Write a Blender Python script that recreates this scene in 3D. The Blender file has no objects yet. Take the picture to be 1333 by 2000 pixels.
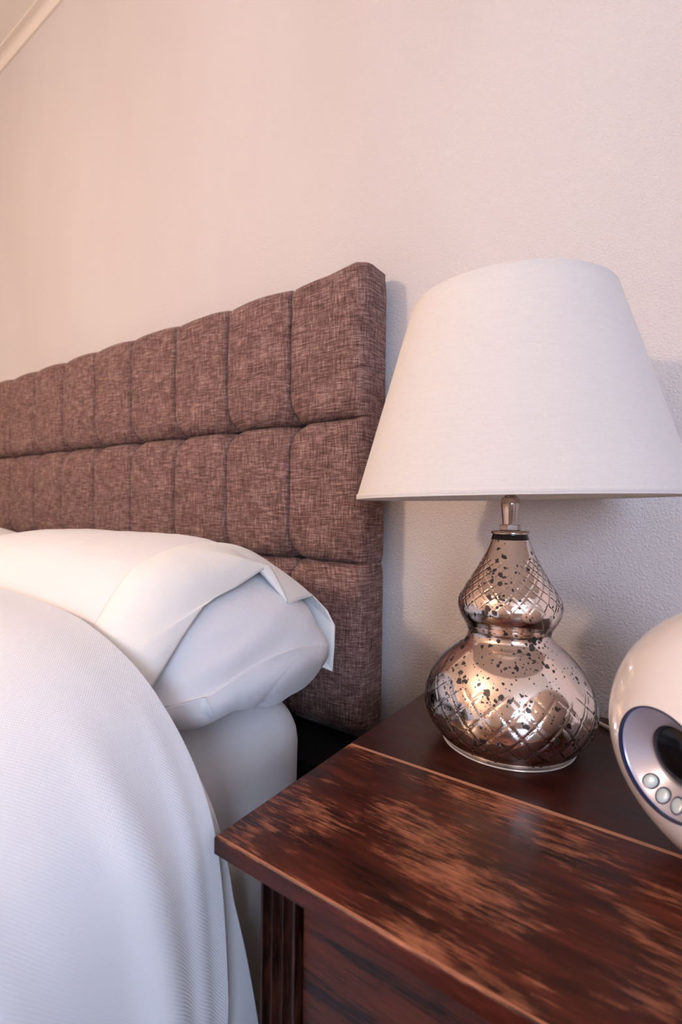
import bpy, bmesh, math, random
from mathutils import Vector, Matrix, noise

# ------------------------------------------------------------------ camera
S = bpy.context.scene
COL = S.collection
CAMZ = 0.865
TABLE = 0.600           # nightstand top
WALL = 0.770            # plane of the wall behind the bed (y)
YAW, PITCH, ROLL = math.radians(34.913), math.radians(-0.374), math.radians(0.687)
FPX = 962.55

cd = bpy.data.cameras.new('camera')
cam = bpy.data.objects.new('camera', cd)
COL.objects.link(cam)
fw = Vector((-math.sin(YAW) * math.cos(PITCH), math.cos(YAW) * math.cos(PITCH), math.sin(PITCH)))
rt = fw.cross(Vector((0, 0, 1))).normalized()
up = rt.cross(fw)
cr, sr = math.cos(ROLL), math.sin(ROLL)
R0 = cr * rt + sr * up
U0 = -sr * rt + cr * up
B0 = -fw
cam.matrix_world = Matrix(((R0.x, U0.x, B0.x, 0), (R0.y, U0.y, B0.y, 0), (R0.z, U0.z, B0.z, CAMZ), (0, 0, 0, 1)))
cd.sensor_fit = 'VERTICAL'
cd.sensor_height = 36.0
cd.sensor_width = 24.0
cd.lens = 36.0 * FPX / 2000.0
cd.clip_start = 0.01
cd.dof.use_dof = True
cd.dof.focus_distance = 0.56
cd.dof.aperture_fstop = 5.0
S.camera = cam

# ------------------------------------------------------------------ world, lights, exposure
W = bpy.data.worlds.new('daylight')
S.world = W
W.use_nodes = True
W.node_tree.nodes['Background'].inputs[0].default_value = (0.62, 0.74, 1.0, 1)
W.node_tree.nodes['Background'].inputs[1].default_value = 1.0

ROOM_X0, ROOM_X1, ROOM_Y0, CEIL = -3.0, 3.2, -2.5, 2.490
WIN = (1.35, 2.85, 0.85, 2.15)      # daylight window in the wall behind the camera: x0 x1 z0 z1
la = bpy.data.lights.new('window_daylight', 'AREA')
la.shape = 'RECTANGLE'
la.size, la.size_y = WIN[1] - WIN[0], WIN[3] - WIN[2]
la.energy = 43
la.color = (0.59, 0.73, 1.0)
lo = bpy.data.objects.new('window_daylight', la)
COL.objects.link(lo)
lo.location = ((WIN[0] + WIN[1]) / 2, ROOM_Y0 - 0.06, (WIN[2] + WIN[3]) / 2)
lo.rotation_euler = (math.radians(90), 0, 0)

S.view_settings.view_transform = 'Standard'
S.view_settings.look = 'None'
S.view_settings.gamma = 1.0
S.view_settings.use_curve_mapping = False
S.view_settings.exposure = 1.4

PENDANT = (-1.35, -1.45, 1.80)
PENDANT_W = 70

# ------------------------------------------------------------------ helpers
def new_mat(name):
    m = bpy.data.materials.new(name)
    m.use_nodes = True
    nt = m.node_tree
    b = nt.nodes['Principled BSDF']
    return m, nt, b

def N(nt, typ, **kw):
    n = nt.nodes.new(typ)
    for k, v in kw.items():
        if k.startswith('i_'):
            key = k[2:]
            key = int(key) if key.isdigit() else key
            n.inputs[key].default_value = v
        else:
            setattr(n, k, v)
    return n

def L(nt, a, b):
    nt.links.new(a, b)

def ramp(nt, fac, stops, interp='LINEAR'):
    r = nt.nodes.new('ShaderNodeValToRGB')
    r.color_ramp.interpolation = interp
    els = r.color_ramp.elements
    while len(els) < len(stops):
        els.new(0.5)
    for e, (p, c) in zip(els, stops):
        e.position = p
        e.color = c if len(c) == 4 else (*c, 1)
    if fac is not None:
        L(nt, fac, r.inputs[0])
    return r

def pos(nt, scale=(1, 1, 1), rot=(0, 0, 0)):
    g = nt.nodes.new('ShaderNodeNewGeometry')
    m = nt.nodes.new('ShaderNodeMapping')
    m.inputs['Scale'].default_value = scale
    m.inputs['Rotation'].default_value = rot
    L(nt, g.outputs['Position'], m.inputs['Vector'])
    return m.outputs[0]

def noise_n(nt, vec, scale, detail=4, rough=0.55):
    n = N(nt, 'ShaderNodeTexNoise')
    n.inputs['Scale'].default_value = scale
    n.inputs['Detail'].default_value = detail
    n.inputs['Roughness'].default_value = rough
    L(nt, vec, n.inputs['Vector'])
    return n

def mixc(nt, fac, a, b, blend='MIX'):
    m = nt.nodes.new('ShaderNodeMix')
    m.data_type = 'RGBA'
    m.blend_type = blend
    for sock, v in ((m.inputs[0], fac), (m.inputs[6], a), (m.inputs[7], b)):
        if hasattr(v, 'is_output'):
            L(nt, v, sock)
        elif isinstance(v, (int, float)):
            sock.default_value = v
        else:
            sock.default_value = (*v, 1) if len(v) == 3 else v
    return m.outputs[2]

def math_n(nt, op, a, b=None):
    m = nt.nodes.new('ShaderNodeMath')
    m.operation = op
    for i, v in enumerate((a, b)):
        if v is None:
            continue
        if hasattr(v, 'is_output'):
            L(nt, v, m.inputs[i])
        else:
            m.inputs[i].default_value = v
    return m.outputs[0]

def bump(nt, b, height, strength, dist):
    n = nt.nodes.new('ShaderNodeBump')
    n.inputs['Strength'].default_value = strength
    n.inputs['Distance'].default_value = dist
    L(nt, height, n.inputs['Height'])
    L(nt, n.outputs[0], b.inputs['Normal'])
    return n

def tag(o, label=None, cat=None, group=None, kind=None):
    if label: o['label'] = label
    if cat: o['category'] = cat
    if group: o['group'] = group
    if kind: o['kind'] = kind
    return o

def empty(name, loc, label, cat, group=None):
    o = bpy.data.objects.new(name, None)
    o.empty_display_size = 0.05
    COL.objects.link(o)
    o.location = loc
    return tag(o, label, cat, group)

def link_mesh(name, me, mat=None, parent=None, smooth=True):
    if mat is not None and not me.materials:
        me.materials.append(mat)
    if smooth:
        for p in me.polygons:
            p.use_smooth = True
    o = bpy.data.objects.new(name, me)
    COL.objects.link(o)
    if parent is not None:
        o.parent = parent
        # vertices are written in world coordinates: undo the parents' offset
        off = Vector((0, 0, 0))
        p = parent
        while p is not None:
            off += p.location
            p = p.parent
        o.location = -off
    return o

def mesh_pd(name, verts, faces, mat=None, parent=None, smooth=True):
    me = bpy.data.meshes.new(name)
    me.from_pydata([tuple(v) for v in verts], [], faces)
    me.update()
    return link_mesh(name, me, mat, parent, smooth)

def bm_obj(name, bm, mat=None, parent=None, smooth=False):
    bmesh.ops.recalc_face_normals(bm, faces=bm.faces)
    me = bpy.data.meshes.new(name)
    bm.to_mesh(me)
    bm.free()
    return link_mesh(name, me, mat, parent, smooth)

def box_bm(x0, x1, y0, y1, z0, z1, bev=0.0, seg=2, bm=None):
    own = bmesh.new()
    bmesh.ops.create_cube(own, size=1.0)
    for v in own.verts:
        v.co = Vector(((x0 + x1) / 2 + v.co.x * (x1 - x0), (y0 + y1) / 2 + v.co.y * (y1 - y0), (z0 + z1) / 2 + v.co.z * (z1 - z0)))
    if bev > 0:
        bmesh.ops.bevel(own, geom=own.edges[:], offset=bev, segments=seg, profile=0.5, affect='EDGES')
    if bm is None:
        return own
    me = bpy.data.meshes.new('tmp')
    own.to_mesh(me)
    own.free()
    bm.from_mesh(me)
    bpy.data.meshes.remove(me)
    return bm

def box(name, x0, x1, y0, y1, z0, z1, mat, parent=None, bev=0.0, seg=2):
    o = bm_obj(name, box_bm(x0, x1, y0, y1, z0, z1, bev, seg), mat, parent)
    if bev > 0:
        for p in o.data.polygons:
            p.use_smooth = True
        try:
            o.data.set_sharp_from_angle(angle=math.radians(40))
        except Exception:
            pass
    return o

def grid_faces(nu, nv, wrap_u=False, flip=False):
    f = []
    for i in range(nu if wrap_u else nu - 1):
        for j in range(nv - 1):
            a, b = i * nv + j, ((i + 1) % nu) * nv + j
            q = (a, b, b + 1, a + 1)
            f.append(q[::-1] if flip else q)
    return f

def lathe(name, prof, c, mat, parent=None, n=96, closed=False, disp=None, tilt=None):
    """prof: (r, z) pairs bottom to top around the vertical axis at c; disp(theta, k) moves the radius"""
    verts, faces = [], []
    m = len(prof)
    for i in range(n):
        t = 2 * math.pi * i / n
        for k, (r, z) in enumerate(prof):
            rr = r + (disp(t, k) if disp else 0)
            v = Vector((rr * math.cos(t), rr * math.sin(t), z))
            if tilt is not None:
                v = tilt @ v
            verts.append(v + Vector(c))
    faces = grid_faces(n, m, wrap_u=True)
    if closed:
        for i in range(n):
            a, b = i * m, ((i + 1) % n) * m
            faces.append((a + m - 1, b + m - 1, b, a))
    else:
        if prof[0][0] > 1e-6:
            faces.append(tuple(i * m for i in range(n))[::-1])
        if prof[-1][0] > 1e-6:
            faces.append(tuple(i * m + m - 1 for i in range(n)))
    o = mesh_pd(name, verts, faces, mat, parent)
    try:
        o.data.set_sharp_from_angle(angle=math.radians(50))
    except Exception:
        pass
    return o

def crom(pts, n):
    """catmull-rom through pts, resampled to n points by parameter"""
    P = [Vector(p) for p in pts]
    P = [2 * P[0] - P[1]] + P + [2 * P[-1] - P[-2]]
    m = len(P) - 3
    out = []
    for i in range(n):
        t = i / (n - 1) * m
        k = min(int(t), m - 1)
        t -= k
        a, b, c, d = P[k:k + 4]
        out.append(0.5 * ((2 * b) + (c - a) * t + (2 * a - 5 * b + 4 * c - d) * t * t + (3 * b - a - 3 * c + d) * t ** 3))
    return out

def lerp_table(tab, x):
    if x <= tab[0][0]: return tab[0][1]
    for (a, fa), (b, fb) in zip(tab, tab[1:]):
        if x <= b:
            return fa + (fb - fa) * (x - a) / (b - a)
    return tab[-1][1]

def sstep(a, b, x):
    t = max(0.0, min(1.0, (x - a) / (b - a)))
    return t * t * (3 - 2 * t)

def tube(name, pts, r, mat, parent=None, n=10, samples=60):
    P = crom(pts, samples)
    verts, faces = [], []
    for i, p in enumerate(P):
        d = (P[min(i + 1, len(P) - 1)] - P[max(i - 1, 0)]).normalized()
        a = d.cross(Vector((0, 0, 1)))
        a = a.normalized() if a.length > 1e-4 else Vector((1, 0, 0))
        b = a.cross(d)
        for k in range(n):
            t = 2 * math.pi * k / n
            verts.append(p + r * (math.cos(t) * a + math.sin(t) * b))
    for i in range(len(P) - 1):
        for k in range(n):
            faces.append((i * n + k, i * n + (k + 1) % n, (i + 1) * n + (k + 1) % n, (i + 1) * n + k))
    faces.append(tuple(range(n))[::-1])
    faces.append(tuple((len(P) - 1) * n + k for k in range(n)))
    return mesh_pd(name, verts, faces, mat, parent)

def Z(rel):           # height measured from the camera's eye level
    return CAMZ + rel

# ------------------------------------------------------------------ materials
def mat_plain(name, col, rough=0.5, metal=0.0, spec=0.5, coat=0.0):
    m, nt, b = new_mat(name)
    b.inputs['Base Color'].default_value = (*col, 1)
    b.inputs['Roughness'].default_value = rough
    b.inputs['Metallic'].default_value = metal
    b.inputs['Specular IOR Level'].default_value = spec
    b.inputs['Coat Weight'].default_value = coat
    return m

def mat_wallpaper():
    m, nt, b = new_mat('embossed_wallpaper')
    p = pos(nt)
    big = noise_n(nt, pos(nt, (1, 1, 0.35)), 2.2, 3)
    col = ramp(nt, big.outputs['Fac'], [(0.3, (0.595, 0.525, 0.505)), (0.7, (0.645, 0.59, 0.57))])
    L(nt, col.outputs[0], b.inputs['Base Color'])
    b.inputs['Roughness'].default_value = 0.62
    b.inputs['Specular IOR Level'].default_value = 0.3
    v = N(nt, 'ShaderNodeTexVoronoi', feature='DISTANCE_TO_EDGE')
    v.inputs['Scale'].default_value = 190
    wob = noise_n(nt, p, 60, 2)
    mx = N(nt, 'ShaderNodeVectorMath', operation='MULTIPLY_ADD')
    L(nt, wob.outputs['Color'], mx.inputs[0])
    mx.inputs[1].default_value = (0.012, 0.012, 0.012)
    L(nt, p, mx.inputs[2])
    L(nt, mx.outputs[0], v.inputs['Vector'])
    e = ramp(nt, v.outputs['Distance'], [(0.0, (0, 0, 0)), (0.35, (1, 1, 1))])
    fine = noise_n(nt, p, 260, 3)
    h = math_n(nt, 'ADD', math_n(nt, 'MULTIPLY', e.outputs[0], 0.6), fine.outputs['Fac'])
    bump(nt, b, h, 0.6, 0.0014)
    return m

def mat_fabric_weave():
    m, nt, b = new_mat('brown_tweed_weave')
    g = nt.nodes.new('ShaderNodeNewGeometry')
    sx = N(nt, 'ShaderNodeSeparateXYZ')
    L(nt, g.outputs['Position'], sx.inputs[0])
    h = math_n(nt, 'ADD', sx.outputs[0], sx.outputs[1])
    def thread(a, c, seed):
        cb = N(nt, 'ShaderNodeCombineXYZ')
        L(nt, math_n(nt, 'MULTIPLY', h, a), cb.inputs[0])
        L(nt, math_n(nt, 'MULTIPLY', sx.outputs[2], c), cb.inputs[1])
        cb.inputs[2].default_value = seed
        n = noise_n(nt, cb.outputs[0], 1.0, 2, 0.6)
        return n.outputs['Fac']
    t1 = thread(38, 1000, 1.3)      # long weft threads
    t2 = thread(1000, 40, 7.7)      # warp threads
    t3 = thread(160, 420, 3.1)
    blot = thread(22, 22, 5.0)
    s = math_n(nt, 'ADD', math_n(nt, 'MULTIPLY', t1, 0.52), math_n(nt, 'MULTIPLY', t2, 0.44))
    s = math_n(nt, 'ADD', s, math_n(nt, 'MULTIPLY', t3, 0.14))
    s = math_n(nt, 'ADD', s, math_n(nt, 'MULTIPLY', blot, 0.10))
    c = ramp(nt, s, [(0.43, (0.022, 0.009, 0.008)), (0.55, (0.108, 0.053, 0.046)), (0.63, (0.205, 0.110, 0.095)), (0.76, (0.50, 0.34, 0.29))])
    L(nt, c.outputs[0], b.inputs['Base Color'])
    b.inputs['Roughness'].default_value = 0.9
    b.inputs['Specular IOR Level'].default_value = 0.2
    b.inputs['Sheen Weight'].default_value = 0.06
    b.inputs['Sheen Roughness'].default_value = 0.5
    bump(nt, b, s, 0.5, 0.0012)
    return m

def mat_cotton(name, col, wr=0.25, weave=0.0, scale=14):
    m, nt, b = new_mat(name)
    b.inputs['Base Color'].default_value = (*col, 1)
    b.inputs['Roughness'].default_value = 0.8
    b.inputs['Specular IOR Level'].default_value = 0.25
    b.inputs['Sheen Weight'].default_value = 0.2
    p = pos(nt)
    n1 = noise_n(nt, p, scale, 4, 0.5)
    fine = noise_n(nt, p, 900, 2)
    h = math_n(nt, 'ADD', n1.outputs['Fac'], math_n(nt, 'MULTIPLY', fine.outputs['Fac'], 0.015))
    bump(nt, b, h, wr, 0.02)
    return m

def mat_blanket():
    m, nt, b = new_mat('white_honeycomb_cotton')
    b.inputs['Base Color'].default_value = (0.76, 0.78, 0.83, 1)
    b.inputs['Roughness'].default_value = 0.85
    b.inputs['Specular IOR Level'].default_value = 0.2
    b.inputs['Sheen Weight'].default_value = 0.25
    uv = N(nt, 'ShaderNodeUVMap')
    sx = N(nt, 'ShaderNodeSeparateXYZ')
    L(nt, uv.outputs[0], sx.inputs[0])
    w = noise_n(nt, uv.outputs[0], 30, 2)
    k = 2 * math.pi / 0.0030
    u = math_n(nt, 'ADD', math_n(nt, 'MULTIPLY', sx.outputs[0], k), math_n(nt, 'MULTIPLY', w.outputs['Fac'], 3.0))
    v = math_n(nt, 'MULTIPLY', sx.outputs[1], k * 1.35)
    a = math_n(nt, 'SINE', math_n(nt, 'ADD', u, v))
    c = math_n(nt, 'SINE', math_n(nt, 'SUBTRACT', u, v))
    h = math_n(nt, 'ADD', a, c)
    lump = noise_n(nt, uv.outputs[0], 700, 2)
    h = math_n(nt, 'ADD', h, math_n(nt, 'MULTIPLY', lump.outputs['Fac'], 1.5))
    bump(nt, b, h, 0.24, 0.0004)
    return m

def mat_wood(name, dark, mid, warm, wear, wear_amt, rough, axis='x', coat=0.1, edge_y=None, g1k=(6, 11, 5), stops=(0.38, 0.52, 0.66)):
    m, nt, b = new_mat(name)
    def st(k):
        return {'x': (1, k, k), 'z': (k, k, 1)}[axis]
    g1 = noise_n(nt, pos(nt, st(g1k[0])), g1k[1], g1k[2], 0.62)
    g2 = noise_n(nt, pos(nt, st(14)), 38, 3, 0.6)
    g3 = noise_n(nt, pos(nt, st(1.6)), 11, 3, 0.55)
    fl = noise_n(nt, pos(nt, st(5)), 34, 4, 0.7)
    s = math_n(nt, 'ADD', math_n(nt, 'MULTIPLY', g1.outputs['Fac'], 0.55), math_n(nt, 'MULTIPLY', g2.outputs['Fac'], 0.25))
    s = math_n(nt, 'ADD', s, math_n(nt, 'MULTIPLY', fl.outputs['Fac'], 0.20))
    c = ramp(nt, s, [(stops[0], dark), (stops[1], mid), (stops[2], warm)])
    s2 = math_n(nt, 'ADD', math_n(nt, 'MULTIPLY', g3.outputs['Fac'], 0.55), math_n(nt, 'MULTIPLY', fl.outputs['Fac'], 0.45))
    s2 = math_n(nt, 'ADD', s2, math_n(nt, 'MULTIPLY', g2.outputs['Fac'], 0.22))
    wr = ramp(nt, s2, [(0.63, (0, 0, 0)), (0.86, (1, 1, 1))])
    f = math_n(nt, 'MULTIPLY', wr.outputs[0], wear_amt)
    if edge_y is not None:            # varnish rubbed off along the front edge
        g = nt.nodes.new('ShaderNodeNewGeometry')
        sp = N(nt, 'ShaderNodeSeparateXYZ')
        L(nt, g.outputs['Position'], sp.inputs[0])
        dy = math_n(nt, 'ABSOLUTE', math_n(nt, 'SUBTRACT', sp.outputs[1], edge_y + 0.0018))
        dz = math_n(nt, 'ABSOLUTE', math_n(nt, 'SUBTRACT', sp.outputs[2], TABLE))
        k = math_n(nt, 'ADD', dy, math_n(nt, 'MULTIPLY', dz, 0.7))
        ed = ramp(nt, math_n(nt, 'ADD', math_n(nt, 'MULTIPLY', k, 420.0), math_n(nt, 'MULTIPLY', fl.outputs['Fac'], 0.6)), [(0.35, (0.8, 0.8, 0.8)), (0.8, (0, 0, 0))])
        f = math_n(nt, 'MAXIMUM', f, ed.outputs[0])
    if edge_y is not None:            # the underside of the nosing and the front face keep their varnish
        g = nt.nodes.new('ShaderNodeNewGeometry')
        sp = N(nt, 'ShaderNodeSeparateXYZ')
        L(nt, g.outputs['True Normal'], sp.inputs[0])
        f = math_n(nt, 'MULTIPLY', f, ramp(nt, sp.outputs[2], [(0.1, (0, 0, 0)), (0.5, (1, 1, 1))]).outputs[0])
    col = mixc(nt, f, c.outputs[0], wear)
    L(nt, col, b.inputs['Base Color'])
    rr = ramp(nt, g1.outputs['Fac'], [(0.3, (rough * 0.85,) * 3), (0.7, (min(1, rough * 1.4),) * 3)])
    L(nt, rr.outputs[0], b.inputs['Roughness'])
    b.inputs['Specular IOR Level'].default_value = 0.35
    b.inputs['Coat Weight'].default_value = coat
    b.inputs['Coat Roughness'].default_value = 0.18
    bump(nt, b, s, 0.25, 0.0008)
    return m

def mat_mercury():
    m, nt, b = new_mat('speckled_mercury_silvering')
    p = pos(nt)
    wob = noise_n(nt, p, 140, 3)
    mx = N(nt, 'ShaderNodeVectorMath', operation='MULTIPLY_ADD')
    L(nt, wob.outputs['Color'], mx.inputs[0])
    mx.inputs[1].default_value = (0.006, 0.006, 0.006)
    L(nt, p, mx.inputs[2])
    clus = noise_n(nt, p, 26, 3)
    def spots(scale, lo, hi, jit):
        v = N(nt, 'ShaderNodeTexVoronoi', feature='F1')
        v.inputs['Scale'].default_value = scale
        v.inputs['Randomness'].default_value = 1.0
        L(nt, mx.outputs[0], v.inputs['Vector'])
        sp = N(nt, 'ShaderNodeSeparateColor')
        L(nt, v.outputs['Color'], sp.inputs[0])
        rad = math_n(nt, 'MULTIPLY', math_n(nt, 'SUBTRACT', math_n(nt, 'ADD', sp.outputs[0], math_n(nt, 'MULTIPLY', clus.outputs['Fac'], 1.6)), lo), hi)
        d = math_n(nt, 'SUBTRACT', rad, v.outputs['Distance'])
        r = ramp(nt, math_n(nt, 'MULTIPLY', d, 6.0), [(0.0, (0, 0, 0)), (0.35, (1, 1, 1))])
        return r.outputs[0]
    a = spots(125, 1.12, 0.62, 1)
    c = spots(260, 1.12, 0.60, 1)
    k = math_n(nt, 'MAXIMUM', a, c)
    haze = noise_n(nt, p, 12, 3)
    base = ramp(nt, haze.outputs['Fac'], [(0.3, (0.90, 0.73, 0.64)), (0.65, (0.95, 0.83, 0.75))])
    col = mixc(nt, k, base.outputs[0], (0.045, 0.03, 0.025))
    L(nt, col, b.inputs['Base Color'])
    L(nt, math_n(nt, 'SUBTRACT', 1.0, math_n(nt, 'MULTIPLY', k, 0.9)), b.inputs['Metallic'])
    L(nt, math_n(nt, 'ADD', 0.085, math_n(nt, 'MULTIPLY', k, 0.35)), b.inputs['Roughness'])
    return m

def mat_glass(name, col=(1, 1, 1), rough=0.0):
    m, nt, b = new_mat(name)
    b.inputs['Base Color'].default_value = (*col, 1)
    b.inputs['Roughness'].default_value = rough
    b.inputs['Transmission Weight'].default_value = 1.0
    b.inputs['IOR'].default_value = 1.46
    return m

def mat_shade():
    m, nt, b = new_mat('ivory_linen_shade')
    p = pos(nt)
    w1 = noise_n(nt, pos(nt, (900, 900, 60)), 1.0, 2)
    w2 = noise_n(nt, pos(nt, (70, 70, 900)), 1.0, 2)
    h = math_n(nt, 'ADD', w1.outputs['Fac'], w2.outputs['Fac'])
    c = ramp(nt, math_n(nt, 'MULTIPLY', h, 0.5), [(0.35, (0.86, 0.825, 0.81)), (0.6, (0.92, 0.90, 0.885))])
    L(nt, c.outputs[0], b.inputs['Base Color'])
    b.inputs['Roughness'].default_value = 0.85
    b.inputs['Specular IOR Level'].default_value = 0.2
    bump(nt, b, h, 0.25, 0.0006)
    t = N(nt, 'ShaderNodeBsdfTranslucent')
    t.inputs[0].default_value = (0.85, 0.78, 0.72, 1)
    mx = N(nt, 'ShaderNodeMixShader')
    mx.inputs[0].default_value = 0.40
    L(nt, b.outputs[0], mx.inputs[1])
    L(nt, t.outputs[0], mx.inputs[2])
    L(nt, mx.outputs[0], nt.nodes['Material Output'].inputs[0])
    return m

M_wall = mat_wallpaper()
M_ceil = mat_plain('matt_cream_paint', (0.82, 0.77, 0.70), 0.9)
M_wall2 = mat_plain('taupe_wall_paint', (0.54, 0.47, 0.43), 0.8)
M_trim = mat_plain('cream_gloss_paint', (0.74, 0.66, 0.58), 0.5)
M_floor = mat_plain('brown_carpet', (0.20, 0.15, 0.12), 0.95, spec=0.1)
M_tweed = mat_fabric_weave()
M_dark = mat_plain('black_backing_cloth', (0.012, 0.011, 0.012), 0.9, spec=0.1)
M_blanket = mat_blanket()
M_sheet = mat_cotton('white_percale_sheet', (0.80, 0.79, 0.81), 0.12)
M_case = mat_cotton('white_pillowcase_cotton', (0.82, 0.79, 0.79), 0.18)
M_band = mat_cotton('cream_pillowcase_band', (0.84, 0.82, 0.79), 0.16)
M_pillow = mat_cotton('white_pillow_cotton', (0.79, 0.79, 0.83), 0.22)
M_valance = mat_cotton('cream_valance_cotton', (0.80, 0.75, 0.71), 0.2)
M_divan = mat_plain('grey_divan_cloth', (0.25, 0.23, 0.22), 0.95)
M_top = mat_wood('worn_mahogany_front_board', (0.010, 0.0014, 0.0008), (0.055, 0.0080, 0.0030), (0.125, 0.022, 0.008), (0.56, 0.21, 0.110), 0.95, 0.30, edge_y=0.268)
M_topb = mat_wood('dark_mahogany_back_board', (0.012, 0.002, 0.0012), (0.034, 0.0055, 0.0028), (0.058, 0.011, 0.005), (0.15, 0.045, 0.024), 0.2, 0.32)
M_drawer = mat_wood('streaked_oak_drawer', (0.003, 0.0008, 0.0006), (0.045, 0.009, 0.004), (0.085, 0.019, 0.008), (0.14, 0.036, 0.016), 0.15, 0.4, g1k=(16, 3.4, 3), stops=(0.43, 0.49, 0.62))
M_leg = mat_wood('dark_carved_mahogany', (0.004, 0.001, 0.0008), (0.016, 0.0035, 0.002), (0.05, 0.012, 0.006), (0.24, 0.085, 0.045), 0.3, 0.35, axis='z')
M_mercury = mat_mercury()
M_glass = mat_glass('clear_cut_glass', (0.97, 0.94, 0.92))
M_steel = mat_plain('polished_nickel', (0.46, 0.37, 0.33), 0.12, 1.0)
M_shade = mat_shade()
M_white = mat_plain('glossy_white_plastic', (0.79, 0.735, 0.735), 0.12, spec=0.5, coat=0.4)
M_silver = mat_plain('lilac_silver_plastic', (0.56, 0.55, 0.66), 0.32, 0.5)
M_navy = mat_plain('dark_blue_trim', (0.02, 0.025, 0.07), 0.2)
M_black = mat_plain('black_gloss_lens', (0.003, 0.004, 0.006), 0.16, spec=0.4)
M_button = mat_plain('pale_chrome_button', (0.55, 0.66, 0.74), 0.3, 0.2)
M_cable = mat_plain('cream_cable', (0.62, 0.54, 0.47), 0.5)
M_frame = mat_plain('white_window_paint', (0.8, 0.8, 0.8), 0.5)

# ------------------------------------------------------------------ room shell
def struct(o):
    o['kind'] = 'structure'
    return o

T = 0.12
struct(box('wall_back', ROOM_X0 - T, ROOM_X1 + T, WALL, WALL + T, 0, CEIL, M_wall))
struct(box('wall_left', ROOM_X0 - T, ROOM_X0, ROOM_Y0, WALL, 0, CEIL, M_wall2))
struct(box('wall_right', ROOM_X1, ROOM_X1 + T, ROOM_Y0, WALL, 0, CEIL, M_wall2))
struct(box('floor', ROOM_X0 - T, ROOM_X1 + T, ROOM_Y0 - T, WALL + T, -0.1, 0, M_floor))
struct(box('ceiling', ROOM_X0 - T, ROOM_X1 + T, ROOM_Y0 - T, WALL + T, CEIL, CEIL + 0.1, M_ceil))
bm = bmesh.new()
box_bm(ROOM_X0 - T, WIN[0], ROOM_Y0 - T, ROOM_Y0, 0, CEIL, bm=bm)
box_bm(WIN[1], ROOM_X1 + T, ROOM_Y0 - T, ROOM_Y0, 0, CEIL, bm=bm)
box_bm(WIN[0], WIN[1], ROOM_Y0 - T, ROOM_Y0, 0, WIN[2], bm=bm)
box_bm(WIN[0], WIN[1], ROOM_Y0 - T, ROOM_Y0, WIN[3], CEIL, bm=bm)
struct(bm_obj('wall_front', bm, M_wall2))
win = bpy.data.objects.new('window_1', None)
COL.objects.link(win)
win.location = ((WIN[0] + WIN[1]) / 2, ROOM_Y0, WIN[2])
struct(win)
bm = bmesh.new()
fw_ = 0.05
y0, y1 = ROOM_Y0 - 0.05, ROOM_Y0 + 0.01
box_bm(WIN[0], WIN[0] + fw_, y0, y1, WIN[2], WIN[3], bm=bm)
box_bm(WIN[1] - fw_, WIN[1], y0, y1, WIN[2], WIN[3], bm=bm)
box_bm(WIN[0], WIN[1], y0, y1, WIN[3] - fw_, WIN[3], bm=bm)
box_bm(WIN[0], WIN[1], y0, y1, WIN[2], WIN[2] + fw_, bm=bm)
mxw = (WIN[0] + WIN[1]) / 2
box_bm(mxw - 0.025, mxw + 0.025, y0, y1, WIN[2], WIN[3], bm=bm)
bm_obj('window_frame', bm, M_frame, win)
box('window_sill', WIN[0] - 0.05, WIN[1] + 0.05, ROOM_Y0, ROOM_Y0 + 0.14, WIN[2] - 0.03, WIN[2], M_frame, win, 0.005)

# cove cornice between wall and ceiling
prof = [(WALL, CEIL - 0.034), (WALL - 0.006, CEIL - 0.034), (WALL - 0.008, CEIL - 0.026)]
for k in range(7):
    a = math.pi / 2 * k / 6
    prof.append((WALL - 0.026 + 0.018 * math.cos(a), CEIL - 0.026 + 0.018 * math.sin(a)))
prof += [(WALL - 0.034, CEIL - 0.007), (WALL - 0.034, CEIL), (WALL, CEIL)]
nP = len(prof)
verts = [(x, y, z) for x in (ROOM_X0, ROOM_X1) for (y, z) in prof]
faces = [(i, (i + 1) % nP, nP + (i + 1) % nP, nP + i) for i in range(nP)]
faces += [tuple(range(nP))[::-1], tuple(range(nP, 2 * nP))]
struct(mesh_pd('trim_1', verts, faces, M_trim, None, False))
struct(box('baseboard_back', ROOM_X0, ROOM_X1, WALL - 0.018, WALL, 0, 0.12, M_trim, None, 0.004))

# ------------------------------------------------------------------ ceiling pendant (warm room light, behind the camera)
pend = empty('pendant_lamp', (PENDANT[0], PENDANT[1], CEIL), 'warm glowing globe pendant lamp hanging from the ceiling behind the viewer', 'lamp')
pc = (PENDANT[0], PENDANT[1], 0)
lathe('ceiling_rose', [(0.05, CEIL - 0.025), (0.055, CEIL - 0.01), (0.055, CEIL)], pc, M_frame, pend, 32)
tube('cord', [(PENDANT[0], PENDANT[1], CEIL - 0.02), (PENDANT[0], PENDANT[1], PENDANT[2] + 0.2), (PENDANT[0], PENDANT[1], PENDANT[2] + 0.1)], 0.004, M_cable, pend, 8, 12)
me, nt, b = new_mat('warm_glowing_globe')
b.inputs['Base Color'].default_value = (1, 0.85, 0.7, 1)
b.inputs['Emission Color'].default_value = (1.0, 0.75, 0.57, 1)
b.inputs['Emission Strength'].default_value = PENDANT_W
GL = 0.11
lathe('globe', [(GL * math.sin(math.pi * k / 24) + 1e-7, PENDANT[2] - GL * math.cos(math.pi * k / 24)) for k in range(25)], pc, me, pend, 32)

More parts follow.
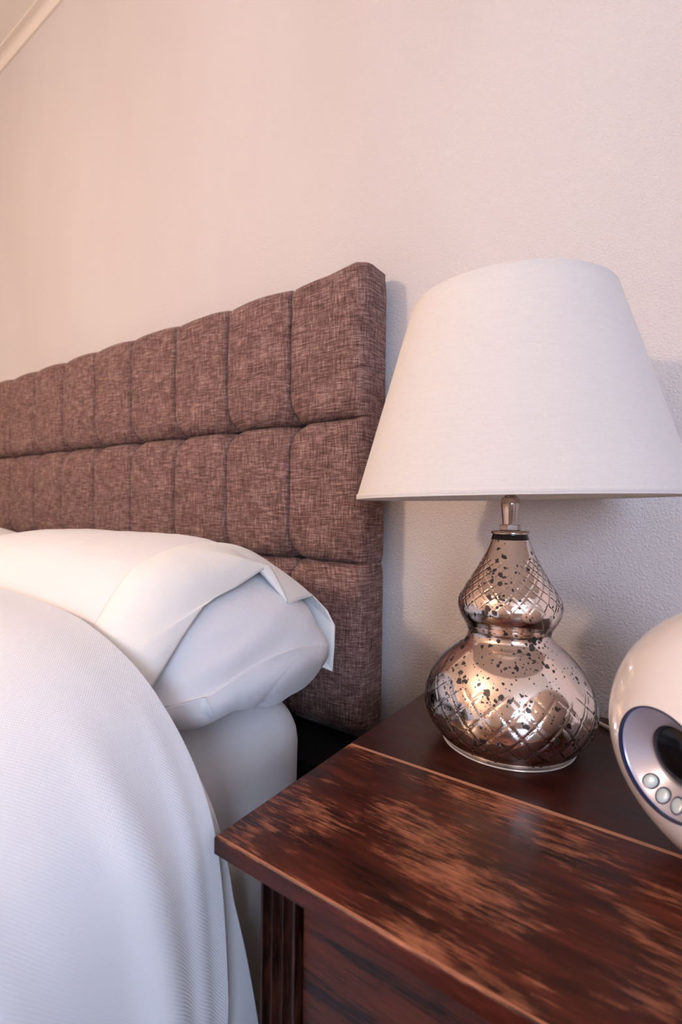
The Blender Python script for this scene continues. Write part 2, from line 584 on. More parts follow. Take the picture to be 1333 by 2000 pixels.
# ------------------------------------------------------------------ headboard
HB_X1, HB_BACK, HB_FRONT = -0.440, 0.748, 0.690
COLX = [HB_X1 - 0.1525 - 0.1665 * k for k in range(8)]
HBX = [HB_X1] + COLX + [COLX[-1] - 0.164]          # right to left
HBZ = [Z(-0.366), Z(-0.0925), Z(0.1545), Z(0.392)] # bottom to top
hb = empty('headboard', ((HBX[0] + HBX[-1]) / 2, HB_BACK, 0), 'brown tweed button-tufted headboard standing against the wall behind the pillows', 'headboard')

def edge_samples(a, b, ra, rb, n_mid):
    """positions from a to b with dense spacing near both ends"""
    fr = [0, 0.002, 0.005, 0.009, 0.014, 0.020, 0.028]
    L_ = b - a
    s = [a + f for f in fr]
    for i in range(1, n_mid + 1):
        s.append(a + 0.028 + (L_ - 0.056) * i / (n_mid + 1))
    s += [b - f for f in fr[::-1]]
    return s

def seam_prof(d, w):
    if d >= w: return 1.0
    t = 1 - d / w
    return math.sqrt(max(0.0, 1 - t * t))

def make_cell(ci, ri):
    x1, x0 = HBX[ci], HBX[ci + 1]
    z0, z1 = HBZ[ri], HBZ[ri + 1]
    right, left = ci == 0, ci == 8
    bot, top = ri == 0, ri == 2
    RAD = 0.016
    DEP = HB_BACK - HB_FRONT
    def axis(a, b, lo_outer, hi_outer):
        s = edge_samples(a, b, 0, 0, 9)
        ext = [0.4, 0.8, 1.2, 1.57]
        path = []
        # entry: (coordinate, depth behind the front plane, weight of outward normal (-1 lo,+1 hi))
        if lo_outer:
            tail = [(a, RAD + (DEP - RAD) * f, -1.0) for f in (1.0, 0.75, 0.5, 0.25)]
            arc = [(a + RAD - RAD * math.sin(t), RAD - RAD * math.cos(t), -math.sin(t)) for t in ext[::-1]]
            path += tail + arc
            s = [v for v in s if v >= a + RAD]
        mid = s if not hi_outer else [v for v in s if v <= b - RAD]
        path += [(v, 0.0, 0.0) for v in mid]
        if hi_outer:
            path += [(b - RAD + RAD * math.sin(t), RAD - RAD * math.cos(t), math.sin(t)) for t in ext]
            path += [(b, RAD + (DEP - RAD) * f, 1.0) for f in (0.25, 0.5, 0.75, 1.0)]
        return path
    U = axis(x0, x1, left, right)
    V = axis(z0, z1, bot, top)
    verts = []
    rnd = random.Random(ci * 7 + ri)
    for (x, dx, nx) in U:
        for (z, dz, nz) in V:
            f = 1.0
            if not left: f = min(f, 0.25 + 0.75 * seam_prof(x - x0, 0.016))
            if not right: f = min(f, 0.25 + 0.75 * seam_prof(x1 - x, 0.016))
            g = 1.0
            if not bot: g *= seam_prof(z - z0, 0.026)
            if not top: g *= seam_prof(z1 - z, 0.026)
            fl = 1.0
            if not left: fl *= seam_prof(x - x0, 0.008)
            if not right: fl *= seam_prof(x1 - x, 0.008)
            # tuft dimples at the crossings of the seams
            dim = 0.0
            for (cx, ok1) in ((x0, not left), (x1, not right)):
                for (cz, ok2) in ((z0, not bot), (z1, not top)):
                    if ok1 and ok2:
                        d2 = (x - cx) ** 2 + (z - cz) ** 2
                        dim += 0.026 * math.exp(-d2 / (0.024 ** 2))
            crown = 0.006 * math.cos(math.pi * ((x - (x0 + x1) / 2) / (x1 - x0))) * math.cos(math.pi * 0.8 * ((z - (z0 + z1) / 2) / (z1 - z0)))
            fade = 1.0 if max(dx, dz) < RAD else max(0.15, 1 - (max(dx, dz) - RAD) / DEP)
            h = -0.019 + 0.031 * min(g, 0.35 + 0.65 * fl) + crown - dim
            h += 0.0022 * noise.noise(Vector((x * 14, z * 14, 3.3)))
            if top and nz > 0 and not (right and nx > 0):
                h += 0.004 * math.sin(math.pi * min(1, max(0, (x - x0) / (x1 - x0))))
            h = max(h, -0.014 + 0.016 * (1 - fade)) * (0.45 + 0.55 * fade) if fade < 1 else h
            if (right and nx > 0) or (left and nx < 0):
                k_ = min(1.0, abs(nx) * 1.1)
                h = h * (1 - k_) + (0.009 - 0.005 * (1 - g)) * k_
            ny = math.sqrt(max(0.0, 1 - nx * nx - nz * nz)) if nx * nx + nz * nz < 1 else 0.0
            n = Vector((nx, -ny, nz))
            n = n.normalized() if n.length > 0 else Vector((0, -1, 0))
            p = Vector((x, HB_FRONT + max(dx, dz), z)) + n * h
            if top and ci == 0:           # pinched corner of the cover
                p.z += 0.014 * sstep(0.45, 1.0, (x - x0) / (x1 - x0)) * sstep(0.0, 0.9, nz) * max(0.0, 1 - dx / DEP)
            p.y = min(p.y, HB_BACK)
            verts.append(p)
    faces = grid_faces(len(U), len(V), flip=False)
    o = mesh_pd('tufted_panel', verts, faces, M_tweed, hb)
    return o

for ci in range(9):
    for ri in range(3):
        make_cell(ci, ri)
box('backing_board', HBX[-1] + 0.004, HBX[0] - 0.004, HB_FRONT + 0.03, HB_BACK + 0.006, HBZ[0] + 0.004, HBZ[3] - 0.004, M_dark, hb, 0.003)
for x in (HBX[0] - 0.22, HBX[-1] + 0.22):
    box('strut', x - 0.03, x + 0.03, HB_BACK - 0.02, HB_BACK + 0.004, 0.0, HBZ[0] + 0.05, M_dark, hb, 0.003)
for ci in range(8):
    for ri in (1, 2):
        c = Vector((HBX[ci + 1], HB_FRONT + 0.034, HBZ[ri]))
        bmb = bmesh.new()
        bmesh.ops.create_uvsphere(bmb, u_segments=12, v_segments=8, radius=0.006)
        for v in bmb.verts:
            v.co = Vector((v.co.x, v.co.y * 0.6, v.co.z)) + c
        bm_obj('tuft_button', bmb, M_tweed, hb, True)

# ------------------------------------------------------------------ bed base, mattress, valance
BX0, BX1 = -1.88, -0.428
MT = Z(-0.256)
divan = empty('divan_base', (-1.15, -0.4, 0), 'low upholstered divan bed base under the white mattress', 'bed')
box('body', BX0 + 0.02, BX1 - 0.02, -1.35, 0.55, 0.06, 0.364, M_divan, divan, 0.02, 3)
box('gap_shade_block', BX0 + 0.02, BX1 - 0.004, 0.60, 0.722, 0.06, 0.47, M_dark, divan, 0.006, 2)  # added black box, stands in for the shade between mattress and headboard
for x in (BX0 + 0.1, BX1 - 0.1):
    for y in (-1.25, 0.45):
        box('foot', x - 0.03, x + 0.03, y - 0.03, y + 0.03, 0.0, 0.06, M_dark, divan, 0.004)

def rounded_slab(name, x0, x1, y0, y1, z0, z1, r, mat, parent, wob, cuts=4):
    bm = box_bm(x0, x1, y0, y1, z0, z1, r, 6)
    bmesh.ops.subdivide_edges(bm, edges=[e for e in bm.edges if e.calc_length() > 0.12], cuts=14, use_grid_fill=True)
    for v in bm.verts:
        n = noise.noise_vector(v.co * 6.0) * wob + noise.noise_vector(v.co * 19.0) * wob * 0.3
        v.co += n
    return bm_obj(name, bm, mat, parent, True)

mat_e = empty('mattress', (-1.15, -0.4, 0.37), 'deep mattress in a white fitted sheet, its corner bare beside the pillow', 'mattress')
rounded_slab('fitted_sheet', BX0, BX1, -1.35, 0.562, 0.37, MT, 0.072, M_sheet, mat_e, 0.004)

# valance hanging round the base
def hanging(name, pts_xy, ztop, zbot, mat, parent, amp, freq, thick=0.002):
    P = crom([(x, y, 0) for x, y in pts_xy], 120)
    nv = 16
    verts = []
    d = 0.0
    for i, p in enumerate(P):
        if i: d += (P[i] - P[i - 1]).length
        for j in range(nv):
            t = j / (nv - 1)
            w = amp * t * math.sin(d * freq + 0.8 * math.sin(d * 7))
            verts.append((p.x + w, p.y, ztop + (zbot - ztop) * t))
    o = mesh_pd(name, verts, grid_faces(len(P), nv), mat, parent)
    md = o.modifiers.new('thickness', 'SOLIDIFY')
    md.thickness = thick
    return o
val = empty('bed_valance', (BX1, -0.4, 0.05), 'cream cotton valance hanging down the bed side behind the sheet', 'valance')
hanging('skirt', [(BX1 + 0.014, -1.3), (BX1 + 0.016, -0.4), (BX1 + 0.014, 0.3), (BX1 + 0.014, 0.52)], 0.47, 0.03, M_valance, val, 0.007, 26)

# ------------------------------------------------------------------ bedspread and top sheet
PH = [(-1.945, -.62), (-1.94, -.5), (-1.93, -.33), (-1.88, -.19), (-1.7, -.115), (-1.45, -.108), (-1.2, -.106), (-.95, -.106), (-.80, -.108), (-.70, -.108), (-.60, -.112), (-.54, -.116), (-.49, -.124),
      (-.44, -.141), (-.40, -.163), (-.368, -.192), (-.342, -.228), (-.326, -.268), (-.319, -.32), (-.317, -.39), (-.318, -.47), (-.32, -.56), (-.322, -.66)]
PB = [(-1.945, -.70), (-1.94, -.56), (-1.93, -.40), (-1.88, -.25), (-1.7, -.205), (-1.45, -.20), (-1.2, -.198), (-.95, -.198), (-.80, -.198), (-.70, -.199), (-.60, -.20), (-.54, -.203), (-.49, -.209),
      (-.45, -.219), (-.412, -.237), (-.38, -.262), (-.354, -.295), (-.338, -.332), (-.328, -.38), (-.323, -.44), (-.322, -.51), (-.322, -.59), (-.324, -.68)]

def bed_cover(name, mat, inset, hem_fn, ns, ny, y_start, thick, parent, rip=1.0):
    A = crom([(x, 0, z) for x, z in PH], ns)
    B = crom([(x, 0, z) for x, z in PB], ns)
    verts, uvs = [], []
    arc = [0.0]
    for i in range(1, ns):
        arc.append(arc[-1] + (A[i] - A[i - 1]).length)
    for i in range(ns):
        s = i / (ns - 1)
        hem = hem_fn(s)
        ia, ib = max(i - 1, 0), min(i + 1, ns - 1)
        for j in range(ny):
            t = j / (ny - 1)
            t = 1 - (1 - t) ** 1.6            # finer rows near the hem
            y = y_start + (hem - y_start) * t
            w = sstep(-0.02, 0.235, y)
            p = A[i] * w + B[i] * (1 - w)
            tg = (A[ib] - A[ia]) * w + (B[ib] - B[ia]) * (1 - w)
            n = Vector((-tg.z, 0, tg.x)).normalized()
            side = sstep(0.66, 0.80, s)
            q = Vector((p.x, y, p.z))
            d = 0.0035 * noise.noise(Vector((p.x * 5, y * 7, p.z * 4))) * rip
            d += rip * side * (0.0125 * noise.noise(Vector((0.7, y * 9.0 + p.z * 2.2, p.z * 1.6))) + 0.0035 * noise.noise(Vector((2.1, y * 26 + p.z * 5, p.z * 3))))
            for (yf, sl, wd, am) in ((0.215, -0.16, 0.013, 0.0075), (0.255, -0.05, 0.008, 0.0045), (0.12, -0.30, 0.022, 0.008), (0.01, -0.2, 0.03, 0.010)):
                d += rip * am * sstep(0.60, 0.80, s) * math.exp(-((y - yf - sl * (p.z + 0.3)) / wd) ** 2)
            d *= 1 - 0.7 * sstep(0.22, 0.285, y)
            q += n * (d - inset)
            verts.append((q.x, q.y, Z(q.z)))
            uvs.append((arc[i], y))
    o = mesh_pd(name, verts, grid_faces(ns, ny, flip=True), mat, parent)
    uvl = o.data.uv_layers.new(name='UVMap')
    for lp in o.data.loops:
        uvl.data[lp.index].uv = uvs[lp.vertex_index]
    md = o.modifiers.new('thickness', 'SOLIDIFY')
    md.thickness = thick
    md.offset = -1
    return o

def hem_blanket(s):
    return lerp_table([(0, .26), (0.55, .262), (0.66, .268), (0.72, .274), (0.80, .281), (0.88, .288), (1, .283)], s)

def hem_sheet(s):
    return lerp_table([(0, .262), (0.55, .262), (0.66, .270), (0.72, .282), (0.78, .294), (0.84, .308), (0.88, .325), (0.94, .350), (1, .375)], s)

spread = empty('bedspread', (-1.15, -0.4, MT), 'white honeycomb-weave bedspread drawn up over the lower half of the pillows', 'bedspread')
bed_cover('cover', M_blanket, 0.0, hem_blanket, 260, 150, -1.25, 0.005, spread)
tsh = empty('top_sheet', (-1.15, -0.4, MT), 'plain white top sheet, its edge hanging just beyond the bedspread beside the nightstand', 'sheet')
bed_cover('sheet', M_sheet, 0.011, hem_sheet, 160, 90, -1.2, 0.0015, tsh, 0.6)

# ------------------------------------------------------------------ pillows
PZB, PH_ = -0.248, 0.200
def ring_pt(phi, e, grow=0.0, yc=0.455):
    c, s = math.cos(phi), math.sin(phi)
    zc = PZB + 0.26 * PH_
    if s >= 0:
        a = 0.165 if c > 0 else 0.30
        q = 0.85 if c > 0 else 1.0 + 2.1 * (-c) ** 1.0
        z = zc + (0.74 * PH_) * (s ** q) * e
    else:
        a = 0.165 if c > 0 else 0.30
        z = zc - (0.26 * PH_) * (abs(s) ** 0.8) * (0.70 + 0.30 * e)
    y = yc + (a + grow) * (abs(c) ** 0.92) * (1 if c > 0 else -1) * ((0.50 + 0.50 * e) if c > 0 else (0.30 + 0.70 * e))
    z -= 0.027 * sstep(0.335, 0.245, y) * min(1.0, s * 2.2) if s > 0 else 0.0
    return y, z + grow * (s if s > 0 else s * 0.3)

def pillow_mesh(name, xa, xb, mat, parent, grow, seed, x_end=None, nr=70, n=140, wr=0.003, ex=4.2):
    """closed loft; xa left end, xb right end"""
    xm, hl = (xa + xb) / 2, (xb - xa) / 2
    verts = []
    xs = []
    for i in range(nr):
        w = -math.cos(math.pi * (i + 0.5) / nr)
        xs.append(xm + hl * w)
    if x_end is not None:
        xs = [x for x in xs if x < x_end] + [x_end]
    for x in xs:
        w = (x - xm) / hl
        e = max(0.02, (1 - abs(w) ** (ex if w > 0 else 4.2))) ** 0.5
        for k in range(n):
            phi = 2 * math.pi * k / n
            y, z = ring_pt(phi, e, grow)
            sk = 0.3 * (0.43 - y) * sstep(-0.85, -0.55, x) if x_end is not None else 0.0
            p = Vector((x + sk, y, z))
            nz = noise.noise(Vector((x * 9 + seed, y * 9, z * 5))) * wr + noise.noise(Vector((x * 30 + seed, y * 22, z * 22))) * wr * 0.35
            # creases gathered along the lower edge of the open end
            ce = sstep(0.70, 0.98, w) * sstep(0.15, -0.6, math.sin(phi))
            nz += 0.0025 * ce * math.sin(y * 70 + 3 * math.sin(y * 30))
            if x_end is None:
                nz += 0.009 * sstep(0.5, 0.95, w) * noise.noise(Vector((x * 10 + z * 26, y * 11 - z * 30, seed)))
            d = Vector((0.4 * w, math.cos(phi), math.sin(phi))).normalized()
            p += d * nz
            verts.append((p.x, p.y, Z(p.z)))
    m = len(xs)
    faces = []
    for i in range(m - 1):
        for k in range(n):
            faces.append((i * n + k, (i + 1) * n + k, (i + 1) * n + (k + 1) % n, i * n + (k + 1) % n))
    faces.append(tuple(range(n)))
    if x_end is None:
        faces.append(tuple((m - 1) * n + k for k in range(n))[::-1])
    return mesh_pd(name, verts, faces, mat, parent), verts[-n:]

pil = empty('bed_pillow', (-0.79, 0.42, MT), 'plump white pillow bulging out of its open-ended pillowcase beside the nightstand', 'pillow', None)
pillow_mesh('pillow_filling', -1.16, -0.402, M_pillow, pil, -0.003, 1.0, ex=3.3, nr=110, n=220)
XS = -0.548
case, last = pillow_mesh('pillowcase', -1.175, -0.40, M_case, pil, 0.005, 1.0, x_end=XS)
md = case.modifiers.new('thickness', 'SOLIDIFY'); md.thickness = 0.0012

# the opening of the case: (fraction of the turn, x, y, z below eye level)
OPEN = [
    (-0.02, Vector((-0.445, 0.575, -0.230))),
    (0.03, Vector((-0.4210, 0.5864, -0.2393))), (0.075, Vector((-0.4180, 0.5866, -0.2012))), (0.115, Vector((-0.4200, 0.5901, -0.1721))), (0.155, Vector((-0.4300, 0.5842, -0.1498))), (0.19, Vector((-0.4470, 0.5713, -0.1280))),
    (0.215, Vector((-0.4360, 0.5297, -0.1261))), (0.235, Vector((-0.4280, 0.4946, -0.1276))), (0.248, Vector((-0.4360, 0.4953, -0.1143))), (0.262, Vector((-0.4520, 0.4964, -0.0926))), (0.275, Vector((-0.4620, 0.4938, -0.0779))), (0.3, Vector((-0.4560, 0.4616, -0.0866))),
    (0.325, Vector((-0.4500, 0.4223, -0.0978))), (0.35, Vector((-0.4460, 0.3914, -0.1032))), (0.375, Vector((-0.4430, 0.3694, -0.1091))), (0.41, Vector((-0.4360, 0.3384, -0.1327))), (0.45, Vector((-0.4300, 0.3120, -0.1569))), (0.48, Vector((-0.4250, 0.2900, -0.1767))),
    (0.52, Vector((-0.44, 0.235, -0.205))), (0.60, Vector((-0.47, 0.225, -0.226))), (0.70, Vector((-0.49, 0.32, -0.235))), (0.85, Vector((-0.49, 0.47, -0.235))), (0.98, Vector((-0.445, 0.575, -0.230)))]
n = 280
def open_at(f):
    f = (f + 0.02) % 1.0 - 0.02
    for (a, A), (b_, B_) in zip(OPEN, OPEN[1:]):
        if a <= f <= b_:
            return A.lerp(B_, (f - a) / (b_ - a))
    return OPEN[0][1].copy()
xm, hl = (-1.175 - 0.40) / 2, (1.175 - 0.40) / 2
def band_start(f):
    w = (XS - 0.004 - xm) / hl
    e = max(0.02, (1 - abs(w) ** 4.2)) ** 0.5
    y, z = ring_pt(2 * math.pi * f, e, 0.0075)
    return Vector((XS - 0.004 + 0.3 * (0.43 - y), y, z))
NR = 34
verts = []
lastp = None
for k in range(n):
    f = k / n - 0.02
    P0 = band_start(f)
    P2 = open_at(f)
    P1 = Vector((P0.x + 0.062, P0.y, P0.z + 0.007 * sstep(0.05, 0.15, f) * (1 - sstep(0.34, 0.42, f))))
    cy = 0.44
    for j in range(NR):
        s = j / (NR - 1)
        p = (1 - s) ** 2 * P0 + 2 * s * (1 - s) * P1 + s * s * P2
        wr = noise.noise(Vector((p.x * 16, p.y * 14, 4.2))) * 0.003 * math.sin(math.pi * min(1, s * 1.1))
        p = p + Vector((0, 0, wr))
        verts.append((p.x, p.y, Z(p.z)))
faces = grid_faces(n, NR, wrap_u=True)
band = mesh_pd('case_hem_band', verts, faces, M_band, pil)
md = band.modifiers.new('thickness', 'SOLIDIFY'); md.thickness = 0.0014; md.offset = -1

pil2 = empty('bed_pillow', (-1.56, 0.42, MT), 'white pillow at the far side of the bed, almost hidden behind the nearer pillow', 'pillow', None)
pillow_mesh('pillowcase', -1.84, -1.19, M_case, pil2, 0.0, 6.0)

# ------------------------------------------------------------------ nightstand
TT = 0.0145
NX0, NX1, NYF, NYB = -0.308, 0.225, 0.268, 0.717
ns = empty('nightstand', ((NX0 + NX1) / 2, 0.49, 0), 'dark reddish-brown wooden nightstand with a worn two-board top', 'nightstand')
SEAM = 0.4625
def top_board(y0, y1, mat, front):
    bm = box_bm(NX0, NX1, y0, y1, TABLE - TT, TABLE, 0.0, 1)
    ed = []
    for e in bm.edges:
        a, b_ = e.verts[0].co, e.verts[1].co
        if abs(a.z - TABLE) < 1e-5 and abs(b_.z - TABLE) < 1e-5:
            ed.append(e)
    bmesh.ops.bevel(bm, geom=ed, offset=0.0022, segments=3, profile=0.5, affect='EDGES')
    o = bm_obj('board', bm, mat, ns)
    return o
top_board(NYF, SEAM - 0.0004, M_top, True)
top_board(SEAM + 0.0004, NYB, M_topb, False)
box('seam_filler', NX0 + 0.003, NX1 - 0.003, SEAM - 0.0022, SEAM + 0.0018, TABLE - TT + 0.002, TABLE + 0.0002, mat_plain('bare_wood_edge', (0.42, 0.19, 0.11), 0.45), ns)

LX0, LX1, LY0 = -0.271, -0.236, 0.284
def fluted_leg(x0, x1, y0, y1, face):
    """post with three vertical flutes cut into its front face"""
    nseg = 48
    pr = []
    for i in range(nseg + 1):
        t = i / nseg
        x = x0 + (x1 - x0) * t
        d = 0.0
        for c in (0.20, 0.5, 0.80):
            q = (t - c) / 0.13
            if abs(q) < 1:
                d = 0.0075 * math.sqrt(1 - q * q)
        pr.append((x, y0 + d))
    pr += [(x1, y1), (x0, y1)]
    m = len(pr)
    z0, z1 = 0.0, TABLE - TT
    verts = [(x, y, z0) for x, y in pr] + [(x, y, z1) for x, y in pr]
    faces = [(i, (i + 1) % m, m + (i + 1) % m, m + i) for i in range(m)]
    faces += [tuple(range(m))[::-1], tuple(range(m, 2 * m))]
    return mesh_pd('leg', verts, faces, M_leg, ns, False)
RX1 = NX1 - (LX0 - NX0)
RX0 = RX1 - (LX1 - LX0)
fluted_leg(LX0, LX1, LY0, LY0 + 0.035, 0)
fluted_leg(RX0, RX1, LY0, LY0 + 0.035, 0)
for x0, x1 in ((LX0, LX1), (RX0, RX1)):
    box('leg', x0, x1, NYB - 0.055, NYB - 0.02, 0, TABLE - TT, M_leg, ns, 0.002)
for x0 in (LX0 + 0.008, RX1 - 0.020):
    box('side_panel', x0, x0 + 0.012, LY0 + 0.034, NYB - 0.054, 0.10, TABLE - TT, M_drawer, ns)
box('back_panel', LX1 - 0.001, RX0 + 0.001, NYB - 0.045, NYB - 0.035, 0.10, TABLE - TT, M_drawer, ns)
box('rail', LX1, RX0, LY0 + 0.010, LY0 + 0.028, TABLE - 0.222, TABLE - 0.202, M_leg, ns, 0.001)
dr = box('drawer', LX1 + 0.0035, RX0 - 0.0035, LY0 + 0.005, LY0 + 0.023, TABLE - 0.198, TABLE - TT - 0.004, M_drawer, ns, 0.002)
kn = lathe('knob', [(0.006, 0.0), (0.006, 0.008), (0.012, 0.014), (0.015, 0.020), (0.012, 0.026), (1e-6, 0.028)], (0, 0, 0), M_leg, None, 24)
kn.rotation_euler = (math.radians(90), 0, 0)
kn.parent = dr
kn.location = Vector(((LX1 + RX0) / 2, LY0 + 0.005, TABLE - 0.112))
box('drawer', LX1 + 0.0035, RX0 - 0.0035, LY0 + 0.005, LY0 + 0.023, 0.14, TABLE - 0.226, M_drawer, ns, 0.002)
box('rail', LX1, RX0, LY0 + 0.010, LY0 + 0.028, 0.10, 0.137, M_leg, ns, 0.001)

# ------------------------------------------------------------------ table lamp
LC = (-0.1656, 0.5795, TABLE)
lamp = empty('table_lamp', LC, 'gourd-shaped speckled mercury-glass table lamp with a wide ivory linen shade', 'lamp')
gp = [(0.0, .0715), (.003, .0722), (.008, .0765), (.014, .0815), (.022, .0875), (.031, .0922), (.041, .0945), (.051, .0945), (.062, .0925), (.074, .0875), (.086, .0805), (.097, .0720), (.107, .0620), (.115, .0525), (.1205, .0478), (.1255, .0462),
      (.1305, .0472), (.137, .0510), (.145, .0555), (.154, .0578), (.162, .0570), (.171, .0532), (.181, .0470), (.192, .0402), (.204, .0333), (.216, .0275), (.228, .0228), (.236, .0200), (.2385, .0192)]
NPR = 260
gpc = crom([(r, 0, z) for z, r in gp], NPR)
PR = [(p.x, p.z) for p in gpc]
def lattice(nd_lo, nd_hi):
    """running phase along the profile so that the cut diamonds stay square"""
    out = [0.0]
    for k in range(1, NPR):
        r, z = PR[k]
        r0, z0 = PR[k - 1]
        nd = nd_lo if z < 0.125 else nd_hi
        out.append(out[-1] + math.hypot(r - r0, z - z0) * nd / (2 * math.pi * r))
    return out
ND_LO, ND_HI = 22, 20
LAT = lattice(ND_LO, ND_HI)
def cut(t, k):
    z = PR[k][1]
    if z < 0.125:
        nd = ND_LO; m = sstep(0.012, 0.020, z) * (1 - sstep(0.070, 0.082, z))
    else:
        nd = ND_HI; m = sstep(0.152, 0.160, z) * (1 - sstep(0.205, 0.215, z))
    if m <= 0: return 0.0
    a = nd * t / (2 * math.pi) + LAT[k]
    b_ = nd * t / (2 * math.pi) - LAT[k]
    da = abs(a - round(a)) * 2 * math.pi * PR[k][0] / nd * 0.7
    db = abs(b_ - round(b_)) * 2 * math.pi * PR[k][0] / nd * 0.7
    w = 0.0010 if z < 0.125 else 0.0009
    g = max(math.exp(-(da / w) ** 2), math.exp(-(db / w) ** 2))
    return (-0.0015 if z < 0.125 else -0.0008) * m * g
lathe('glass_body', PR, LC, M_glass, lamp, 360, disp=cut)
inner = [(max(0.001, r - 0.0022), z) for r, z in PR if 0.003 < z < 0.232]
k_in = [k for k, (r, z) in enumerate(PR) if 0.003 < z < 0.232]
def cut_lining(t, k):
    return 0.75 * cut(t, k_in[k])
sil = lathe('silvered_lining', inner, LC, M_mercury, lamp, 300, disp=cut_lining)
lathe('base_rim', [(0.066, 0.0002), (0.0728, 0.0002), (0.0734, 0.0008), (0.0728, 0.0015), (0.066, 0.0015)], LC, mat_plain('pale_rim_glint', (0.62, 0.55, 0.5), 0.2, 0.3), lamp, 96, closed=True)  # pale colour paints the light caught along the glass bottom edge
lathe('neck_cap', [(0.0185, .2375), (0.0212, .2385), (0.0215, .2405), (0.0205, .2418), (0.012, .2425)], LC, M_steel, lamp, 64)
lathe('seal_ring', [(0.010, .2325), (0.0178, .2325), (0.0172, .2370), (0.010, .2370)], LC, M_dark, lamp, 48, closed=True)
# hexagonal nut
bm = bmesh.new()
bmesh.ops.create_cone(bm, cap_ends=True, segments=6, radius1=0.0118, radius2=0.0118, depth=0.0068)
bmesh.ops.bevel(bm, geom=bm.edges[:], offset=0.0007, segments=2, profile=0.5, affect='EDGES')
for v in bm.verts:
    v.co += Vector((LC[0], LC[1], TABLE + 0.2458))
bm_obj('hex_nut', bm, M_steel, lamp)
lathe('stem', [(0.0088, .249), (0.0088, .2495), (0.0092, .256), (0.0100, .264), (0.0106, .272), (0.0106, .2765), (0.0098, .2795), (0.0075, .2815), (0.0060, .283), (0.0060, .2845), (0.0085, .2865), (0.0092, .2872), (0.0085, .288), (0.006, .2885)], LC, M_steel, lamp, 48)
lathe('bulb_holder', [(0.014, .2885), (0.016, .290), (0.016, .335), (0.0135, .340), (0.0135, .346)], LC, mat_plain('cream_bakelite', (0.7, 0.66, 0.6), 0.4), lamp, 32)
lathe('bulb', [(0.012, .346), (0.013, .356), (0.020, .372), (0.029, .392), (0.030, .405), (0.026, .420), (0.016, .431), (1e-5, .435)], LC, mat_plain('frosted_bulb_glass', (0.9, 0.9, 0.88), 0.35), lamp, 32)
# shade: slightly askew, as in the photograph
SH_B, SH_T, SRB, SRT = 0.2795, 0.4995, 0.1785, 0.1115
tilt_axis = (R0 * 0 + fw).normalized()
TILT = Matrix.Rotation(math.radians(-1.1), 3, Vector((tilt_axis.x, tilt_axis.y, 0)).normalized())
LCs = (LC[0], LC[1], LC[2] + SH_B)
def shade_prof():
    H = SH_T - SH_B
    out = []
    for k in range(25):
        t = k / 24
        out.append((SRB + (SRT - SRB) * t, H * t))
    inn = [(r - 0.0016, z) for r, z in out]
    return out + inn[::-1]
shade = lathe('lamp_shade', shade_prof(), LCs, M_shade, lamp, 160, closed=True, tilt=TILT)
H_ = SH_T - SH_B
for r, z in ((SRB, 0.003), (SRT, H_ - 0.003)):
    rr = r - 0.0008 - (0.003 if z < 0.1 else -0.0) * (SRB - SRT) / H_
    pr = [(rr + 0.0016 * math.cos(a) , z + 0.0032 * math.sin(a)) for a in [2 * math.pi * i / 10 for i in range(10)]]
    o = lathe('edge_binding', pr, LCs, M_shade, lamp, 160, closed=True, tilt=TILT)
    o.location = o.location
    o.parent = shade
    o.location = (0, 0, 0)
lathe('fitting_ring', [(0.015, 0.06), (0.021, 0.06), (0.021, 0.0625), (0.015, 0.0625)], LCs, M_steel, lamp, 32, closed=True, tilt=TILT)
for k in range(3):
    a = math.radians(20 + 120 * k)
    rr = SRB + (SRT - SRB) * 0.30 - 0.002
    p0 = Vector(LCs) + TILT @ Vector((0.019 * math.cos(a), 0.019 * math.sin(a), 0.061))
    p1 = Vector(LCs) + TILT @ Vector((rr * math.cos(a), rr * math.sin(a), 0.30 * H_))
    tube('shade_spoke', [p0, (p0 + p1) / 2, p1], 0.0016, M_steel, lamp, 8, 4)

# ------------------------------------------------------------------ round radio
RC = Vector((0.05, 0.471, TABLE + 0.1))
RR = 0.1
rad = empty('radio', (RC.x, RC.y, TABLE), 'round glossy white radio with a sunken silver dial and black oval display', 'radio')
nrm = Vector((-0.653, -0.754, -0.066)).normalized()
ux = Vector((0, 0, 1)).cross(nrm).normalized()
uy = nrm.cross(ux)
def dial(u, v, w):      # dial coordinates: right, up, outwards from the ball's centre
    return RC + ux * u + uy * v + nrm * w
def dial_lathe(name, prof, mat, parent, n=96, closed=False, off=(0, 0), sq=1.0):
    verts = []
    m = len(prof)
    for i in range(n):
        t = 2 * math.pi * i / n
        for r, w in prof:
            verts.append(dial(off[0] + r * math.cos(t) * sq, off[1] + r * math.sin(t), w))
    faces = grid_faces(n, m, wrap_u=True)
    if closed:
        for i in range(n):
            a, b_ = i * m, ((i + 1) % n) * m
            faces.append((a + m - 1, b_ + m - 1, b_, a))
    o = mesh_pd(name, verts, faces, mat, parent)
    try:
        o.data.set_sharp_from_angle(angle=math.radians(45))
    except Exception:
        pass
    return o
RO = 0.0372
wO = math.sqrt(RR * RR - RO * RO)
a0 = math.asin(RO / RR)
body_prof = [(RR * math.sin(a0 + (math.pi - a0) * k / 90) if k < 90 else 1e-6, RR * math.cos(a0 + (math.pi - a0) * k / 90)) for k in range(91)]
body_prof = [(RO - 0.0008, wO - 0.004), (RO - 0.0006, wO - 0.0008)] + body_prof
shell = dial_lathe('shell', body_prof, M_white, rad, 128)
dial_lathe('rim_ring', [(RO - 0.0001, wO - 0.003), (RO - 0.0001, wO + 0.0002), (RO - 0.0012, wO + 0.0004), (RO - 0.0015, wO - 0.0010), (RO - 0.0015, wO - 0.004)], M_navy, rad, 96)
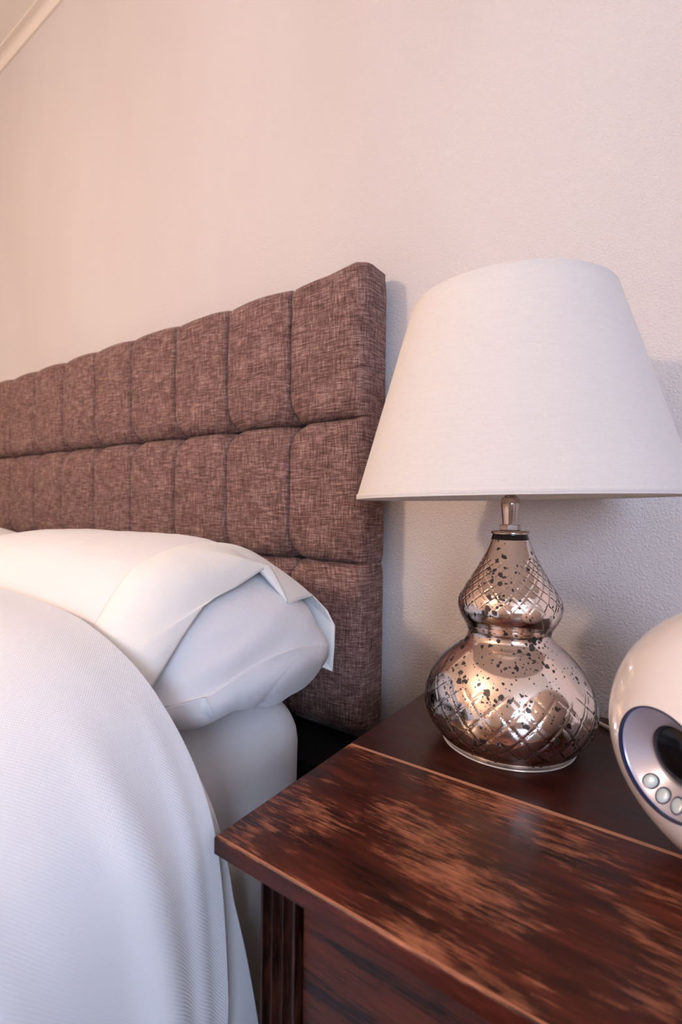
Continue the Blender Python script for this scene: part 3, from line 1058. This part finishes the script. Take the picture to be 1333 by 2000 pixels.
cone = dial_lathe('dial_cone', [(RO - 0.0014, wO - 0.0022)] + [(0.0195 + (RO - 0.0016 - 0.0195) * (1 - t), wO - 0.003 - 0.0125 * (t ** 0.9)) for t in [i / 10 for i in range(11)]] + [(0.0187, wO - 0.020)], M_silver, rad, 96)
dial_lathe('display', [(0.0206, wO - 0.0185), (0.0206, wO - 0.0150), (0.0190, wO - 0.0138), (0.0165, wO - 0.0122), (0.012, wO - 0.0108), (0.006, wO - 0.0102), (1e-6, wO - 0.0100)], M_black, rad, 64, off=(-0.001, 0.003))
for ang in (233, 255, 277, 299, 321):
    a = math.radians(ang)
    rb = 0.0292
    bu, bv = rb * math.cos(a), rb * math.sin(a)
    tr = 1 - (rb - 0.0195) / (RO - 0.0016 - 0.0195)
    bw = wO - 0.003 - 0.0125 * (tr ** 0.9)
    bn = (nrm * 0.82 - (ux * math.cos(a) + uy * math.sin(a)) * 0.57).normalized()
    rd = (ux * math.cos(a) + uy * math.sin(a))
    rd = (rd - bn * rd.dot(bn)).normalized()
    td = bn.cross(rd)
    c = dial(bu, bv, bw)
    for nm, prof, mt in (('button', [(0.0043, -0.001), (0.0043, 0.0007), (0.0038, 0.0012), (0.002, 0.0015), (1e-6, 0.0016)], M_button), ('button_well', [(0.0052, -0.001), (0.0052, 0.0005), (0.0046, 0.0006), (0.0041, -0.0002)], M_navy)):
        verts = []
        k_ = 28
        for i in range(k_):
            t = 2 * math.pi * i / k_
            for r, w in prof:
                verts.append(c + rd * r * 1.2 * math.cos(t) + td * r * 0.95 * math.sin(t) + bn * w)
        mesh_pd(nm, verts, grid_faces(k_, len(prof), wrap_u=True), mt, rad)
# parting line of the shell and the foot it stands on
tl = []
for i in range(121):
    t = math.radians(254 + 310 * i / 120)
    tl.append(RC + Vector((math.cos(t), math.sin(t), 0)) * (RR * 0.989) + Vector((0, 0, -0.012 - 0.006 * math.cos(t))))
tube('parting_line', tl, 0.0004, mat_plain('grey_seam', (0.45, 0.40, 0.38), 0.4), rad, 6, 240)
lathe('foot_ring', [(0.030, 0.0003), (0.040, 0.0003), (0.042, 0.004), (0.040, 0.0085), (0.030, 0.0085)], (RC.x, RC.y, TABLE), mat_plain('grey_rubber', (0.2, 0.19, 0.19), 0.7), rad, 48, closed=True)

# radio cable lying on the nightstand and dropping behind it
cab = tube('power_cable', [(0.09, 0.566, TABLE + 0.040), (0.06, 0.60, TABLE + 0.010), (0.01, 0.632, TABLE + 0.0040), (-0.045, 0.658, TABLE + 0.0036), (-0.085, 0.686, TABLE + 0.0030), (-0.115, 0.712, TABLE + 0.0030), (-0.128, 0.728, TABLE - 0.001), (-0.130, 0.736, TABLE - 0.05), (-0.130, 0.738, TABLE - 0.25), (-0.128, 0.735, 0.02)], 0.0024, M_cable, None, 10, 90)
tag(cab, 'thin cream cable running behind the lamp and the round radio', 'cable')
